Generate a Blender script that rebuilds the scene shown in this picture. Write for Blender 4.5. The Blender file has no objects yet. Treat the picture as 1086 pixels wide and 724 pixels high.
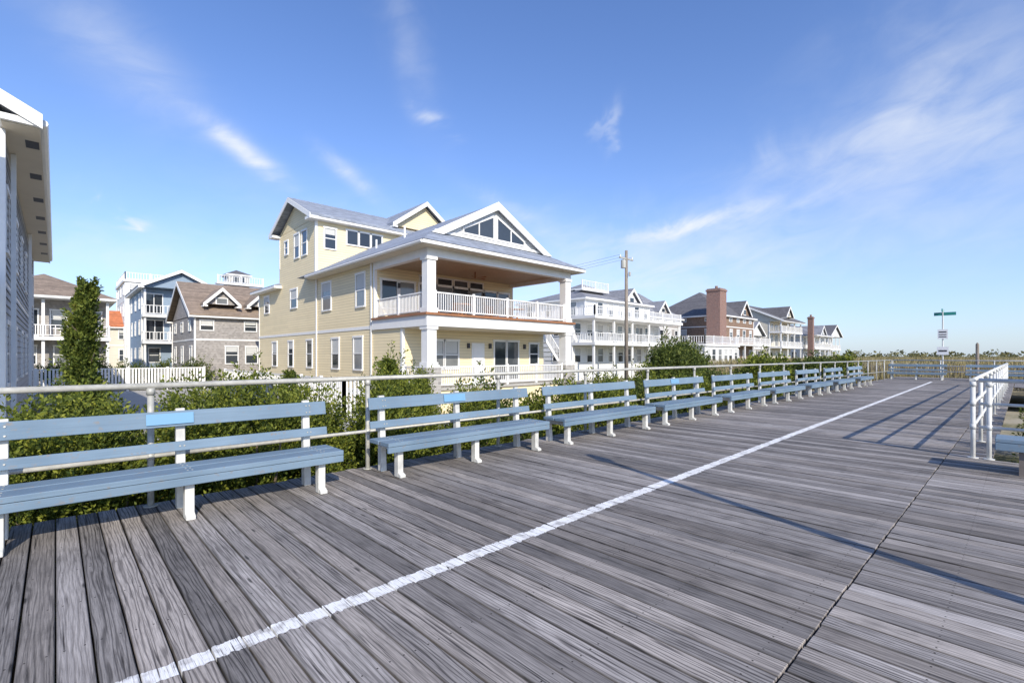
import bpy, math, random, bmesh
import numpy as np
from mathutils import Vector, Matrix
random.seed(7); rng=np.random.default_rng(7)
S=bpy.context.scene
COL=S.collection
GZ=-1.2

# ------------------------------------------------------------ node helpers
def newmat(name):
    m=bpy.data.materials.new(name); m.use_nodes=True
    nt=m.node_tree; b=nt.nodes['Principled BSDF']
    return m,nt,b
def lk(nt,a,b): nt.links.new(a,b)
def M(nt,op,a,b=None,c=None,clamp=False):
    n=nt.nodes.new('ShaderNodeMath'); n.operation=op; n.use_clamp=clamp
    for i,v in enumerate((a,b,c)):
        if v is None: continue
        if isinstance(v,(int,float)): n.inputs[i].default_value=v
        else: nt.links.new(v,n.inputs[i])
    return n.outputs[0]
def mixc(nt,f,a,b,bt='MIX'):
    n=nt.nodes.new('ShaderNodeMix'); n.data_type='RGBA'; n.blend_type=bt
    def s(i,v):
        if isinstance(v,(int,float)): n.inputs[i].default_value=v
        elif isinstance(v,tuple): n.inputs[i].default_value=(v[0],v[1],v[2],1)
        else: nt.links.new(v,n.inputs[i])
    s(0,f); s(6,a); s(7,b)
    return n.outputs[2]
def noise(nt,vec,scale,detail=4,rough=.55,dist=0):
    n=nt.nodes.new('ShaderNodeTexNoise')
    n.inputs['Scale'].default_value=scale; n.inputs['Detail'].default_value=detail
    n.inputs['Roughness'].default_value=rough; n.inputs['Distortion'].default_value=dist
    if vec is not None: nt.links.new(vec,n.inputs['Vector'])
    return n.outputs['Fac']
def mapping(nt,vec,scale=(1,1,1),loc=(0,0,0)):
    n=nt.nodes.new('ShaderNodeMapping'); n.inputs['Scale'].default_value=scale; n.inputs['Location'].default_value=loc
    nt.links.new(vec,n.inputs['Vector']); return n.outputs[0]
def wpos(nt):
    return nt.nodes.new('ShaderNodeNewGeometry').outputs['Position']
def sep(nt,v):
    n=nt.nodes.new('ShaderNodeSeparateXYZ'); nt.links.new(v,n.inputs[0]); return n.outputs
def comb(nt,x,y,z):
    n=nt.nodes.new('ShaderNodeCombineXYZ')
    for i,v in enumerate((x,y,z)):
        if isinstance(v,(int,float)): n.inputs[i].default_value=v
        else: nt.links.new(v,n.inputs[i])
    return n.outputs[0]
def ramp(nt,f,stops):
    n=nt.nodes.new('ShaderNodeValToRGB'); nt.links.new(f,n.inputs[0])
    e=n.color_ramp.elements
    while len(e)<len(stops): e.new(.5)
    for i,(p,c) in enumerate(stops):
        e[i].position=p
        e[i].color=(c[0],c[1],c[2],1) if isinstance(c,tuple) else (c,c,c,1)
    return n.outputs[0]
def bump(nt,b,h,strength=.5,dist=.02):
    n=nt.nodes.new('ShaderNodeBump'); n.inputs['Strength'].default_value=strength; n.inputs['Distance'].default_value=dist
    nt.links.new(h,n.inputs['Height']); nt.links.new(n.outputs[0],b.inputs['Normal'])

def mat_plain(name,c,rough=.6,var=.12,scale=6,bmp=.0,metal=0):
    m,nt,b=newmat(name); p=wpos(nt)
    n=noise(nt,p,scale,4)
    n2=noise(nt,p,scale*.12,2)
    f=M(nt,'ADD',M(nt,'MULTIPLY',n,.6),M(nt,'MULTIPLY',n2,.5))
    lo=tuple(v*(1-var*1.6) for v in c); hi=tuple(min(1,v*(1+var)) for v in c)
    lk(nt,ramp(nt,f,[(.3,lo),(.75,hi)]),b.inputs['Base Color'])
    b.inputs['Roughness'].default_value=rough; b.inputs['Metallic'].default_value=metal
    if bmp: bump(nt,b,n,bmp,.02)
    return m
def mat_benchpaint(name,c,c2,wood=(.22,.19,.16)):
    m,nt,b=newmat(name)
    tc=nt.nodes.new('ShaderNodeTexCoord'); p=wpos(nt)
    g=noise(nt,mapping(nt,tc.outputs['Object'],(2.2,60,60)),1,5,.6)
    n=noise(nt,p,1.3,4); n3=noise(nt,p,16,4,.65)
    col=mixc(nt,ramp(nt,n,[(.3,0),(.7,1)]),c,c2)
    v=M(nt,'ADD',.78,M(nt,'MULTIPLY',g,.4)); col=mixc(nt,1.0,col,comb(nt,v,v,v),'MULTIPLY')
    wr=M(nt,'MULTIPLY',ramp(nt,n3,[(.56,0),(.65,1)]),ramp(nt,g,[(.45,0),(.6,.75)]))
    col=mixc(nt,wr,col,wood)
    lk(nt,col,b.inputs['Base Color']); b.inputs['Roughness'].default_value=.65
    b.inputs['Specular IOR Level'].default_value=.3
    bump(nt,b,g,.35,.004)
    return m
def mat_siding(name,c,pitch=.14,shingle=False):
    m,nt,b=newmat(name); p=wpos(nt); x,y,z=sep(nt,p)
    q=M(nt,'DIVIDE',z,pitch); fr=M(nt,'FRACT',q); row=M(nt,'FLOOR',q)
    lap_shade=M(nt,'LESS_THAN',fr,.12)  # shadow line under each lap, painted into the siding colour
    n=noise(nt,p,.7,4)
    xy=M(nt,'ADD',x,y)
    if shingle:
        col=M(nt,'FLOOR',M(nt,'ADD',M(nt,'DIVIDE',xy,.16),M(nt,'MULTIPLY',row,.37)))
        w=nt.nodes.new('ShaderNodeTexWhiteNoise'); w.noise_dimensions='2D'
        lk(nt,comb(nt,col,row,0),w.inputs['Vector']); r=w.outputs['Value']; a=.35
    else:
        w=nt.nodes.new('ShaderNodeTexWhiteNoise'); w.noise_dimensions='2D'
        lk(nt,comb(nt,row,M(nt,'FLOOR',M(nt,'DIVIDE',M(nt,'ADD',xy,M(nt,'MULTIPLY',row,1.7)),3.6)),0),w.inputs['Vector']); r=w.outputs['Value']; a=.07
    v=M(nt,'ADD',M(nt,'ADD',1-a/2-.08,M(nt,'MULTIPLY',r,a)),M(nt,'MULTIPLY',n,.16))
    v=M(nt,'MULTIPLY',v,M(nt,'SUBTRACT',1,M(nt,'MULTIPLY',lap_shade,.3)))
    lk(nt,mixc(nt,1.0,comb(nt,v,v,v),c,'MULTIPLY'),b.inputs['Base Color'])
    b.inputs['Roughness'].default_value=.7
    bump(nt,b,M(nt,'SUBTRACT',1,fr),.6,.02)
    return m
def mat_roof(name,c):
    m,nt,b=newmat(name); p=wpos(nt); x,y,z=sep(nt,p)
    q=M(nt,'DIVIDE',z,.085); row=M(nt,'FLOOR',q); fr=M(nt,'FRACT',q)
    def wn(s):
        w=nt.nodes.new('ShaderNodeTexWhiteNoise'); w.noise_dimensions='2D'
        col=M(nt,'FLOOR',M(nt,'ADD',M(nt,'DIVIDE',s,.3),M(nt,'MULTIPLY',row,.37)))
        lk(nt,comb(nt,col,row,0),w.inputs['Vector']); return w.outputs['Value']
    r=M(nt,'MULTIPLY',M(nt,'ADD',wn(x),wn(y)),.5)
    n=noise(nt,p,.5,3)
    v=M(nt,'ADD',M(nt,'ADD',.5,M(nt,'MULTIPLY',r,.7)),M(nt,'MULTIPLY',n,.35))
    v=M(nt,'MULTIPLY',v,M(nt,'SUBTRACT',1,M(nt,'MULTIPLY',M(nt,'LESS_THAN',fr,.2),.3)))
    lk(nt,mixc(nt,1.0,comb(nt,v,v,v),c,'MULTIPLY'),b.inputs['Base Color'])
    b.inputs['Roughness'].default_value=.85
    bump(nt,b,M(nt,'SUBTRACT',r,fr),.4,.02)
    return m
def mat_glass(name):
    m,nt,b=newmat(name); g=nt.nodes.new('ShaderNodeNewGeometry')
    r=g.outputs['Random Per Island']
    n=noise(nt,g.outputs['Position'],1.3,2)
    col=ramp(nt,r,[(0,(.02,.025,.03)),(.5,(.035,.045,.055)),(.72,(.09,.10,.11)),(1,(.34,.35,.34))])
    col=mixc(nt,M(nt,'MULTIPLY',n,.6),col,(.03,.035,.04))
    lk(nt,col,b.inputs['Base Color'])
    b.inputs['Roughness'].default_value=.06; b.inputs['IOR'].default_value=1.7
    return m
def mat_brick(name,c1,c2,mortar,w=.4,h=.14):
    m,nt,b=newmat(name); p=wpos(nt); x,y,z=sep(nt,p)
    t=nt.nodes.new('ShaderNodeTexBrick'); lk(nt,comb(nt,M(nt,'ADD',x,y),z,0),t.inputs['Vector'])
    t.inputs['Scale'].default_value=1; t.inputs['Brick Width'].default_value=w; t.inputs['Row Height'].default_value=h
    t.inputs['Mortar Size'].default_value=.012
    t.inputs['Color1'].default_value=(*c1,1); t.inputs['Color2'].default_value=(*c2,1); t.inputs['Mortar'].default_value=(*mortar,1)
    n=noise(nt,p,4,4)
    lk(nt,mixc(nt,.5,t.outputs['Color'],ramp(nt,n,[(.3,.55),(.7,1.0)]),'MULTIPLY'),b.inputs['Base Color'])
    b.inputs['Roughness'].default_value=.9; bump(nt,b,t.outputs['Fac'],-.5,.02)
    return m
def mat_leaf(name,lo,mid,hi,dead=(.22,.15,.06)):
    m,nt,b=newmat(name); g=nt.nodes.new('ShaderNodeNewGeometry')
    n=noise(nt,g.outputs['Position'],1.6,2)
    f=M(nt,'ADD',M(nt,'MULTIPLY',g.outputs['Random Per Island'],.5),M(nt,'MULTIPLY',n,.52))
    col=ramp(nt,f,[(.2,lo),(.5,mid),(.76,hi),(.97,dead)])
    lk(nt,col,b.inputs['Base Color']); b.inputs['Roughness'].default_value=.6
    b.inputs['Specular IOR Level'].default_value=.2
    tr=nt.nodes.new('ShaderNodeBsdfTranslucent'); lk(nt,col,tr.inputs[0])
    mx=nt.nodes.new('ShaderNodeMixShader'); mx.inputs[0].default_value=.25
    lk(nt,b.outputs[0],mx.inputs[1]); lk(nt,tr.outputs[0],mx.inputs[2])
    lk(nt,mx.outputs[0],nt.nodes['Material Output'].inputs[0])
    return m

# ------------------------------------------------------------ deck material
PITCH=.145
def mat_deck():
    m,nt,b=newmat('weathered_planks'); p=wpos(nt); x,y,z=sep(nt,p)
    right=M(nt,'LESS_THAN',y,.782)
    xs=M(nt,'ADD',x,M(nt,'MULTIPLY',right,.07))
    idn=M(nt,'ADD',M(nt,'FLOOR',M(nt,'DIVIDE',xs,PITCH)),M(nt,'MULTIPLY',right,511.3))
    w=nt.nodes.new('ShaderNodeTexWhiteNoise'); w.noise_dimensions='1D'; lk(nt,idn,w.inputs['W'])
    r=w.outputs['Value']; r3=sep(nt,w.outputs['Color'])
    yo=M(nt,'ADD',y,M(nt,'MULTIPLY',r,37.0))
    v=comb(nt,xs,yo,M(nt,'MULTIPLY',r,9.0))
    s1=noise(nt,mapping(nt,v,(60,1.5,1)),1,5,.6,.5)
    s2=noise(nt,mapping(nt,v,(190,6,1)),1,3,.6)
    s3=noise(nt,mapping(nt,v,(9,.9,1)),1,3,.6)
    wv=nt.nodes.new('ShaderNodeTexWave'); wv.wave_type='BANDS'; wv.bands_direction='X'
    lk(nt,mapping(nt,v,(1,.075,1)),wv.inputs['Vector'])
    wv.inputs['Scale'].default_value=13; wv.inputs['Distortion'].default_value=11; wv.inputs['Detail'].default_value=2
    wv.inputs['Detail Scale'].default_value=1.2
    wave=ramp(nt,wv.outputs['Fac'],[(.02,.0),(.3,.85),(1,1)])
    crack=ramp(nt,s1,[(.31,.0),(.44,1.0)])
    fine=ramp(nt,s2,[(.25,.4),(.6,1.0)])
    t=M(nt,'MULTIPLY',crack,fine)
    t=M(nt,'MULTIPLY',t,M(nt,'ADD',M(nt,'MULTIPLY',wave,M(nt,'ADD',.3,M(nt,'MULTIPLY',r3[1],.6))),M(nt,'SUBTRACT',.7,M(nt,'MULTIPLY',r3[1],.6))))
    base=mixc(nt,s3,(.275,.25,.232),(.62,.57,.525))
    base=mixc(nt,M(nt,'MULTIPLY',M(nt,'GREATER_THAN',r3[2],.6),.35),base,(.44,.375,.31))
    col=mixc(nt,t,(.055,.048,.044),base)
    br=M(nt,'ADD',.56,M(nt,'MULTIPLY',r3[0],.7))
    col=mixc(nt,1.0,col,comb(nt,br,br,br),'MULTIPLY')
    big=ramp(nt,noise(nt,p,.45,4,.6),[(.3,.68),(.7,1.14)])
    col=mixc(nt,1.0,col,big,'MULTIPLY')
    st=ramp(nt,noise(nt,p,2.3,5,.65),[(.32,.62),(.46,1)])   # damp-looking stains in the wood
    col=mixc(nt,.55,col,mixc(nt,1.0,col,st,'MULTIPLY'))
    vo=nt.nodes.new('ShaderNodeTexVoronoi'); vo.inputs['Scale'].default_value=1
    lk(nt,mapping(nt,v,(7,1.3,1)),vo.inputs['Vector'])
    kn=ramp(nt,vo.outputs['Distance'],[(.04,.25),(.085,1)])
    col=mixc(nt,1.0,col,kn,'MULTIPLY')
    fx=M(nt,'FRACT',M(nt,'DIVIDE',xs,PITCH)); fy=M(nt,'FRACT',M(nt,'DIVIDE',y,.61))
    eg=M(nt,'ABSOLUTE',M(nt,'SUBTRACT',fx,.5))
    grime=ramp(nt,M(nt,'ADD',eg,M(nt,'MULTIPLY',M(nt,'SUBTRACT',s2,.5),.12)),[(.40,1.0),(.475,.5)])
    col=mixc(nt,1.0,col,grime,'MULTIPLY')
    dx=M(nt,'MULTIPLY',M(nt,'SUBTRACT',eg,.27),PITCH)
    dy=M(nt,'MULTIPLY',M(nt,'SUBTRACT',fy,.5),.61)
    d=M(nt,'SQRT',M(nt,'ADD',M(nt,'MULTIPLY',dx,dx),M(nt,'MULTIPLY',dy,dy)))
    nail=M(nt,'LESS_THAN',d,.005)
    col=mixc(nt,nail,col,(.03,.025,.02))
    ly=M(nt,'ADD',2.80,M(nt,'MULTIPLY',x,.0215))
    ln=noise(nt,mapping(nt,v,(30,14,1)),1,3)
    dl=M(nt,'ADD',M(nt,'ABSOLUTE',M(nt,'SUBTRACT',y,ly)),M(nt,'MULTIPLY',M(nt,'SUBTRACT',ln,.5),.06))
    msk=M(nt,'LESS_THAN',dl,.062)
    lim=M(nt,'MULTIPLY',M(nt,'LESS_THAN',x,36.5),M(nt,'GREATER_THAN',s1,.37))
    wear=M(nt,'MULTIPLY',ramp(nt,s2,[(.33,.2),(.45,1)]),ramp(nt,noise(nt,p,9,3),[(.34,.45),(.5,1.)]))
    col=mixc(nt,M(nt,'MULTIPLY',M(nt,'MULTIPLY',msk,lim),wear),col,(.86,.85,.82))
    lk(nt,col,b.inputs['Base Color'])
    b.inputs['Roughness'].default_value=.75; b.inputs['Specular IOR Level'].default_value=.3
    bump(nt,b,M(nt,'ADD',t,M(nt,'MULTIPLY',s2,.4)),.5,.004)
    return m

def mat_ground():
    m,nt,b=newmat('sandy_ground'); p=wpos(nt)
    n=noise(nt,p,.25,6,.6); n2=noise(nt,p,9,5,.7)
    f=M(nt,'ADD',M(nt,'MULTIPLY',n,.75),M(nt,'MULTIPLY',n2,.25))
    lk(nt,ramp(nt,f,[(.36,(.09,.10,.035)),(.46,(.18,.17,.08)),(.56,(.38,.34,.25)),(.7,(.46,.42,.33))]),b.inputs['Base Color'])
    b.inputs['Roughness'].default_value=.95; bump(nt,b,n2,.6,.05)
    return m

# ------------------------------------------------------------ mesh builder
class MB:
    def __init__(s): s.v=[]; s.f=[]
    def box(s,x0,x1,y0,y1,z0,z1):
        if x0>x1:x0,x1=x1,x0
        if y0>y1:y0,y1=y1,y0
        if z0>z1:z0,z1=z1,z0
        n=len(s.v)
        s.v+=[(x0,y0,z0),(x1,y0,z0),(x1,y1,z0),(x0,y1,z0),(x0,y0,z1),(x1,y0,z1),(x1,y1,z1),(x0,y1,z1)]
        s.f+=[(n,n+3,n+2,n+1),(n+4,n+5,n+6,n+7),(n,n+1,n+5,n+4),(n+1,n+2,n+6,n+5),(n+2,n+3,n+7,n+6),(n+3,n,n+4,n+7)]
    def frus(s,b0,z0,b1,z1):
        """frustum between rectangles b0,b1=(x0,x1,y0,y1)"""
        n=len(s.v)
        for (x0,x1,y0,y1),z in((b0,z0),(b1,z1)): s.v+=[(x0,y0,z),(x1,y0,z),(x1,y1,z),(x0,y1,z)]
        s.f+=[(n,n+3,n+2,n+1),(n+4,n+5,n+6,n+7),(n,n+1,n+5,n+4),(n+1,n+2,n+6,n+5),(n+2,n+3,n+7,n+6),(n+3,n,n+4,n+7)]
    def poly(s,pts):
        n=len(s.v); s.v+=[tuple(p) for p in pts]; s.f.append(tuple(range(n,n+len(pts))))
    def ext(s,prof,axis,a0,a1):
        n=len(s.v); k=len(prof)
        for a in (a0,a1):
            for u,z in prof: s.v.append((a,u,z) if axis=='x' else (u,a,z))
        s.f.append(tuple(range(n,n+k))); s.f.append(tuple(reversed(range(n+k,n+2*k))))
        for i in range(k):
            j=(i+1)%k; s.f.append((n+i,n+k+i,n+k+j,n+j))
    def cyl(s,p0,p1,r0,r1=None,k=10):
        if r1 is None:r1=r0
        p0=Vector(p0);p1=Vector(p1);d=(p1-p0).normalized()
        a=d.orthogonal().normalized();b=d.cross(a); n=len(s.v)
        for p,r in((p0,r0),(p1,r1)):
            for i in range(k):
                t=2*math.pi*i/k; s.v.append(tuple(p+a*math.cos(t)*r+b*math.sin(t)*r))
        for i in range(k):
            j=(i+1)%k; s.f.append((n+i,n+j,n+k+j,n+k+i))
        s.f.append(tuple(reversed(range(n,n+k)))); s.f.append(tuple(range(n+k,n+2*k)))
    def mesh(s,name,mat):
        me=bpy.data.meshes.new(name); me.from_pydata(s.v,[],s.f); me.update()
        me.materials.append(mat)
        bm=bmesh.new(); bm.from_mesh(me); bmesh.ops.recalc_face_normals(bm,faces=bm.faces); bm.to_mesh(me); bm.free()
        return me
    def obj(s,name,mat,parent=None,smooth=False,bevel=0):
        if not s.v: return None
        me=s.mesh(name,mat)
        if smooth:
            for p in me.polygons: p.use_smooth=len(p.vertices)==4
        o=bpy.data.objects.new(name,me); COL.objects.link(o)
        if parent: o.parent=parent
        if bevel:
            bv=o.modifiers.new('bevel','BEVEL'); bv.width=bevel; bv.segments=1 if bevel<.02 else 3
        return o
def empty(name,loc=(0,0,0),rz=0):
    e=bpy.data.objects.new(name,None); COL.objects.link(e); e.location=loc; e.rotation_euler=(0,0,rz); e.empty_display_size=.3
    return e
def wb(b,face,plane,a0,a1,o0,o1,z0,z1):
    if face=='-y': b.box(a0,a1,plane-o1,plane-o0,z0,z1)
    elif face=='+y': b.box(a0,a1,plane+o0,plane+o1,z0,z1)
    elif face=='-x': b.box(plane-o1,plane-o0,a0,a1,z0,z1)
    else: b.box(plane+o0,plane+o1,a0,a1,z0,z1)
BL=[None]
def window(T,G,face,plane,c,w,z0,z1,mid=True,vert=0,tw=.09):
    a0,a1=c-w/2,c+w/2
    wb(G,face,plane,a0,a1,.004,.02,z0,z1)
    if BL[0] is not None and mid and random.random()<.6:
        wb(BL[0],face,plane,a0+.03,a1-.03,.0201,.024,z1-(z1-z0)*random.choice((.3,.45,.48)),z1-.01)
    wb(T,face,plane,a0-tw,a0,0,.06,z0-tw,z1); wb(T,face,plane,a1,a1+tw,0,.06,z0-tw,z1)
    wb(T,face,plane,a0-tw-.03,a1+tw+.03,0,.075,z1,z1+tw*1.3)
    wb(T,face,plane,a0,a1,0,.08,z0-tw,z0)
    if mid: wb(T,face,plane,a0,a1,.025,.05,(z0+z1)/2-.03,(z0+z1)/2+.03)
    for i in range(vert):
        q=a0+(i+1)*w/(vert+1); wb(T,face,plane,q-.035,q+.035,.025,.055,z0,z1)
def rail(b,p0,p1,z,h=1.0,sp=.13,bw=.035,post=2.4,pw=.11):
    x0,y0=p0;x1,y1=p1; L=math.hypot(x1-x0,y1-y0); dx,dy=(x1-x0)/L,(y1-y0)/L
    def bx(a0,a1,w,z0,z1):
        xa,ya=x0+dx*a0,y0+dy*a0; xb,yb=x0+dx*a1,y0+dy*a1
        b.box(min(xa,xb)-abs(dy)*w/2,max(xa,xb)+abs(dy)*w/2,min(ya,yb)-abs(dx)*w/2,max(ya,yb)+abs(dx)*w/2,z0,z1)
    bx(0,L,.09,z+h-.06,z+h); bx(0,L,.06,z+.1,z+.16)
    n=int(L/sp)
    for i in range(n):
        a=(i+.5)*L/n; bx(a-bw/2,a+bw/2,bw,z+.16,z+h-.06)
    n=max(1,round(L/post))
    for i in range(n+1):
        a=i*L/n; bx(a-pw/2,a+pw/2,pw,z,z+h+.07)
def chevron(c,hw,z,h,t): return [(c-hw,z),(c,z+h),(c+hw,z),(c+hw,z-t),(c,z+h-t),(c-hw,z-t)]
def gable(R,W,T,axis,a0,a1,c,hw,z,h,over=.5,t=.16):
    R.ext(chevron(c,hw,z+.2,h,t),axis,a0-over,a1+over)
    T.ext(chevron(c,hw+.02,z+.17,h,.34),axis,a0-over-.05,a0-over)
    T.ext(chevron(c,hw+.02,z+.17,h,.34),axis,a1+over,a1+over+.05)
    k=h/hw; e=over
    W.ext([(c-hw+e,z+e*k-.2),(c,z+h-.1),(c+hw-e,z+e*k-.2)],axis,a0+.001,a1-.001)
    for sgn in(-1,1):
        u0=c+sgn*(hw-.02); u1=c+sgn*(hw-e)
        lo,hi=min(u0,u1),max(u0,u1)
        if axis=='x': T.box(a0-over,a1+over,lo,hi,z-.12,z+.02)
        else: T.box(lo,hi,a0-over,a1+over,z-.12,z+.02)
def hip(R,T,x0,x1,y0,y1,z,h,over=.5,flat=0):
    x0-=over;x1+=over;y0-=over;y1+=over
    T.box(x0,x1,y0,y1,z-.18,z+.02)
    x0-=.03;x1+=.03;y0-=.03;y1+=.03;z+=.024
    w,d=x1-x0,y1-y0
    if w>=d: a=(x0+d/2-flat,(y0+y1)/2);b=(x1-d/2+flat,(y0+y1)/2)
    else: a=((x0+x1)/2,y0+w/2);b=((x0+x1)/2,y1-w/2)
    A=(a[0],a[1],z+h);Bp=(b[0],b[1],z+h)
    c=[(x0,y0,z),(x1,y0,z),(x1,y1,z),(x0,y1,z)]
    if w>=d: R.poly([c[0],c[1],Bp,A]);R.poly([c[1],c[2],Bp]);R.poly([c[2],c[3],A,Bp]);R.poly([c[3],c[0],A])
    else: R.poly([c[0],c[1],A]);R.poly([c[1],c[2],Bp,A]);R.poly([c[2],c[3],Bp]);R.poly([c[3],c[0],A,Bp])
    R.poly(list(reversed(c)))

# ------------------------------------------------------------ materials
WHITE=mat_plain('white_trim_paint',(.80,.79,.76),.5,.05,3)
SOFF=mat_plain('cream_soffit',(.62,.55,.43),.6,.05,3)
BLIND=mat_plain('window_blinds',(.55,.55,.52),.6,.05,3)
GLASS=mat_glass('window_glass')
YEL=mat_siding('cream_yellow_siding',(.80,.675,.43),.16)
BLUEROOF=mat_roof('slate_blue_shingles',(.27,.30,.355))
GREYROOF=mat_roof('grey_shingles',(.24,.245,.265))
DARKROOF=mat_roof('charcoal_shingles',(.13,.125,.13))
BROWNROOF=mat_roof('brown_shingles',(.26,.20,.15))
TERRA=mat_roof('terracotta_tiles',(.50,.17,.07))
WOODBR=mat_plain('stained_wood',(.32,.14,.06),.5,.2,12)
CEIL=mat_plain('pine_ceiling',(.52,.42,.30),.5,.12,8)
STONE=mat_brick('stone_veneer',(.46,.43,.38),(.3,.28,.26),(.55,.53,.48),.38,.16)
BRICK=mat_brick('red_brick',(.30,.13,.085),(.2,.09,.065),(.35,.3,.27),.22,.08)
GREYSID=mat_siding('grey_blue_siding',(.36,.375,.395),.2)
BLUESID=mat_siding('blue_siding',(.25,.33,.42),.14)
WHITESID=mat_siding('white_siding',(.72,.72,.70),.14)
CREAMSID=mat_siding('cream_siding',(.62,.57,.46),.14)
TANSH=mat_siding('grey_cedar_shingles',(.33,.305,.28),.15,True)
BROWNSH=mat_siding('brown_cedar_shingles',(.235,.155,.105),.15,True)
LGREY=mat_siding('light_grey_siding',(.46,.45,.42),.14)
BENCHB=mat_benchpaint('blue_bench_paint',(.135,.20,.265),(.19,.265,.335))
PLAQ=mat_plain('blue_plaque',(.17,.34,.50),.4,.05,5)
BENCHW=mat_plain('white_bench_frame',(.62,.61,.56),.6,.25,9,.08)
GALV=mat_plain('galvanized_pipe',(.45,.44,.39),.45,.22,16,metal=.15)
WHRAIL=mat_plain('white_pipe_paint',(.62,.62,.59),.45,.14,10)
POLEW=mat_plain('pole_wood',(.26,.22,.18),.9,.25,10,.3)
CONC=mat_plain('concrete',(.42,.40,.36),.9,.12,5,.15)
DARKW=mat_plain('old_timber',(.20,.17,.15),.9,.25,6,.2)
DARKM=mat_plain('dark_metal',(.05,.05,.055),.5,.1,6)
BARK=mat_plain('bark',(.17,.13,.09),.95,.3,14,.5)
LEAF=mat_leaf('juniper_foliage',(.035,.055,.012),(.125,.16,.026),(.29,.31,.045))
LEAFC=mat_leaf('cypress_foliage',(.028,.048,.012),(.095,.13,.024),(.23,.26,.045))
LEAF2=mat_leaf('shrub_foliage',(.028,.045,.014),(.085,.12,.026),(.19,.215,.045))
LEAF3=mat_leaf('bayberry_foliage',(.07,.07,.03),(.15,.15,.06),(.26,.23,.10))
GRASSM=mat_leaf('dune_grass_blades',(.15,.14,.055),(.30,.25,.12),(.44,.37,.2))

# ------------------------------------------------------------ ground
g=MB(); g.poly([(-1500,-1500,GZ),(2500,-1500,GZ),(2500,2500,GZ),(-1500,2500,GZ)]); g.obj('ground',mat_ground())
g=MB(); g.box(2,12.0,12.5,46,GZ+.004,GZ+.05); g.box(5.2,9.5,6.6,12.49,GZ+.004,GZ+.05); g.obj('concrete_driveway',CONC)
ASPH=mat_plain('asphalt',(.06,.06,.062),.9,.2,4,.3)
g=MB(); g.box(25.5,37,8,90,GZ+.004,GZ+.03); g.obj('street',ASPH)
g=MB(); g.box(25.2,25.49,8,90,GZ+.004,GZ+.14); g.box(37.01,37.3,8,90,GZ+.004,GZ+.14); g.obj('curb',CONC)

# ------------------------------------------------------------ boardwalk
DECK=mat_deck()
d=MB(); X0=-5.8; gap=.008
n=int((44-X0)/PITCH); st=math.floor(X0/PITCH)
for i in range(n):
    xa=(st+i)*PITCH+gap/2+random.uniform(-.0015,.0015); xb=xa+PITCH-gap+random.uniform(-.004,.001); zj=random.uniform(-.007,.0)
    d.box(xa,xb,.787+random.uniform(-.002,.003),6.12+random.uniform(-.02,.02),-.045+zj,zj)
    xa-=.07; xb-=.07; zj=random.uniform(-.007,.0)
    if xb<9.9: d.box(xa,xb,-5.2,.777+random.uniform(-.003,.002),-.045+zj,zj)
    else: d.box(xa,xb,.30,.777,-.045+zj,zj)
d.obj('boardwalk',DECK,bevel=.003)
d=MB()
for y in (.74,1.35,2.6,3.8,4.9,5.9): d.box(X0,44,y,y+.09,-.32,-.055)
for x in range(-5,44,3):
    for y in (1.0,3.6,5.8): d.cyl((x,y,GZ),(x,y,-.32),.15,k=8)
d.box(X0,44,6.0,6.04,-.34,-.055); d.box(X0,9.8,-5.1,-5.0,-.34,-.055)
d.obj('boardwalk_substructure',DARKW)

def pipe_rail(name,p0,p1,posts,h,rails,mat,r=.03):
    e=empty(name); b=MB(); x0,y0=p0;x1,y1=p1
    for hh in rails:
        if hh==rails[0]: b.cyl((x0,y0,hh),(x1,y1,hh),r,k=12)
        else: b.cyl((x0,y0,hh),(x1,y1,hh),r*.72,k=10)
    b.obj('rails',mat,e,True)
    b=MB()
    for q in posts:
        px,py=x0+(x1-x0)*q,y0+(y1-y0)*q
        b.cyl((px,py,-.25),(px,py,h-.02),r*.95,k=12); b.cyl((px,py,0),(px,py,.012),r*2.1,k=12)
        b.cyl((px,py,h-.09),(px,py,h-.02),r*1.25,k=12)
        for hh in rails[1:]: b.cyl((px,py,hh-.035),(px,py,hh+.035),r*1.2,k=12)
    b.obj('posts',mat,e,True)
    return e
L0,L1=-3.95,40.2
ps=[]; x=-3.95
while x<L1: ps.append((x-L0)/(L1-L0)); x+=2.32
pipe_rail('pipe_railing',(L0,5.97),(L1,5.97),ps,1.2,[1.2,.5],GALV)
pipe_rail('pipe_railing',(9.8,.5),(33,.5),[i/12 for i in range(13)],1.14,[1.14,.8,.46],WHRAIL)
pipe_rail('pipe_railing',(9.8,.44),(9.8,-5),[0.02,.25,.5,.75,1],1.14,[1.14,.8,.46],WHRAIL)
pipe_rail('pipe_railing',(40.2,5.9),(40.2,-6),[i/5 for i in range(6)],1.2,[1.2,.85,.5],WHRAIL)
d=MB()
i=0
while 33+i*.145<44: d.box(33+i*.145,33+i*.145+.137,-8,.28,-.045,-.001); i+=1
d.obj('boardwalk_landing',DECK)

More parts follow.
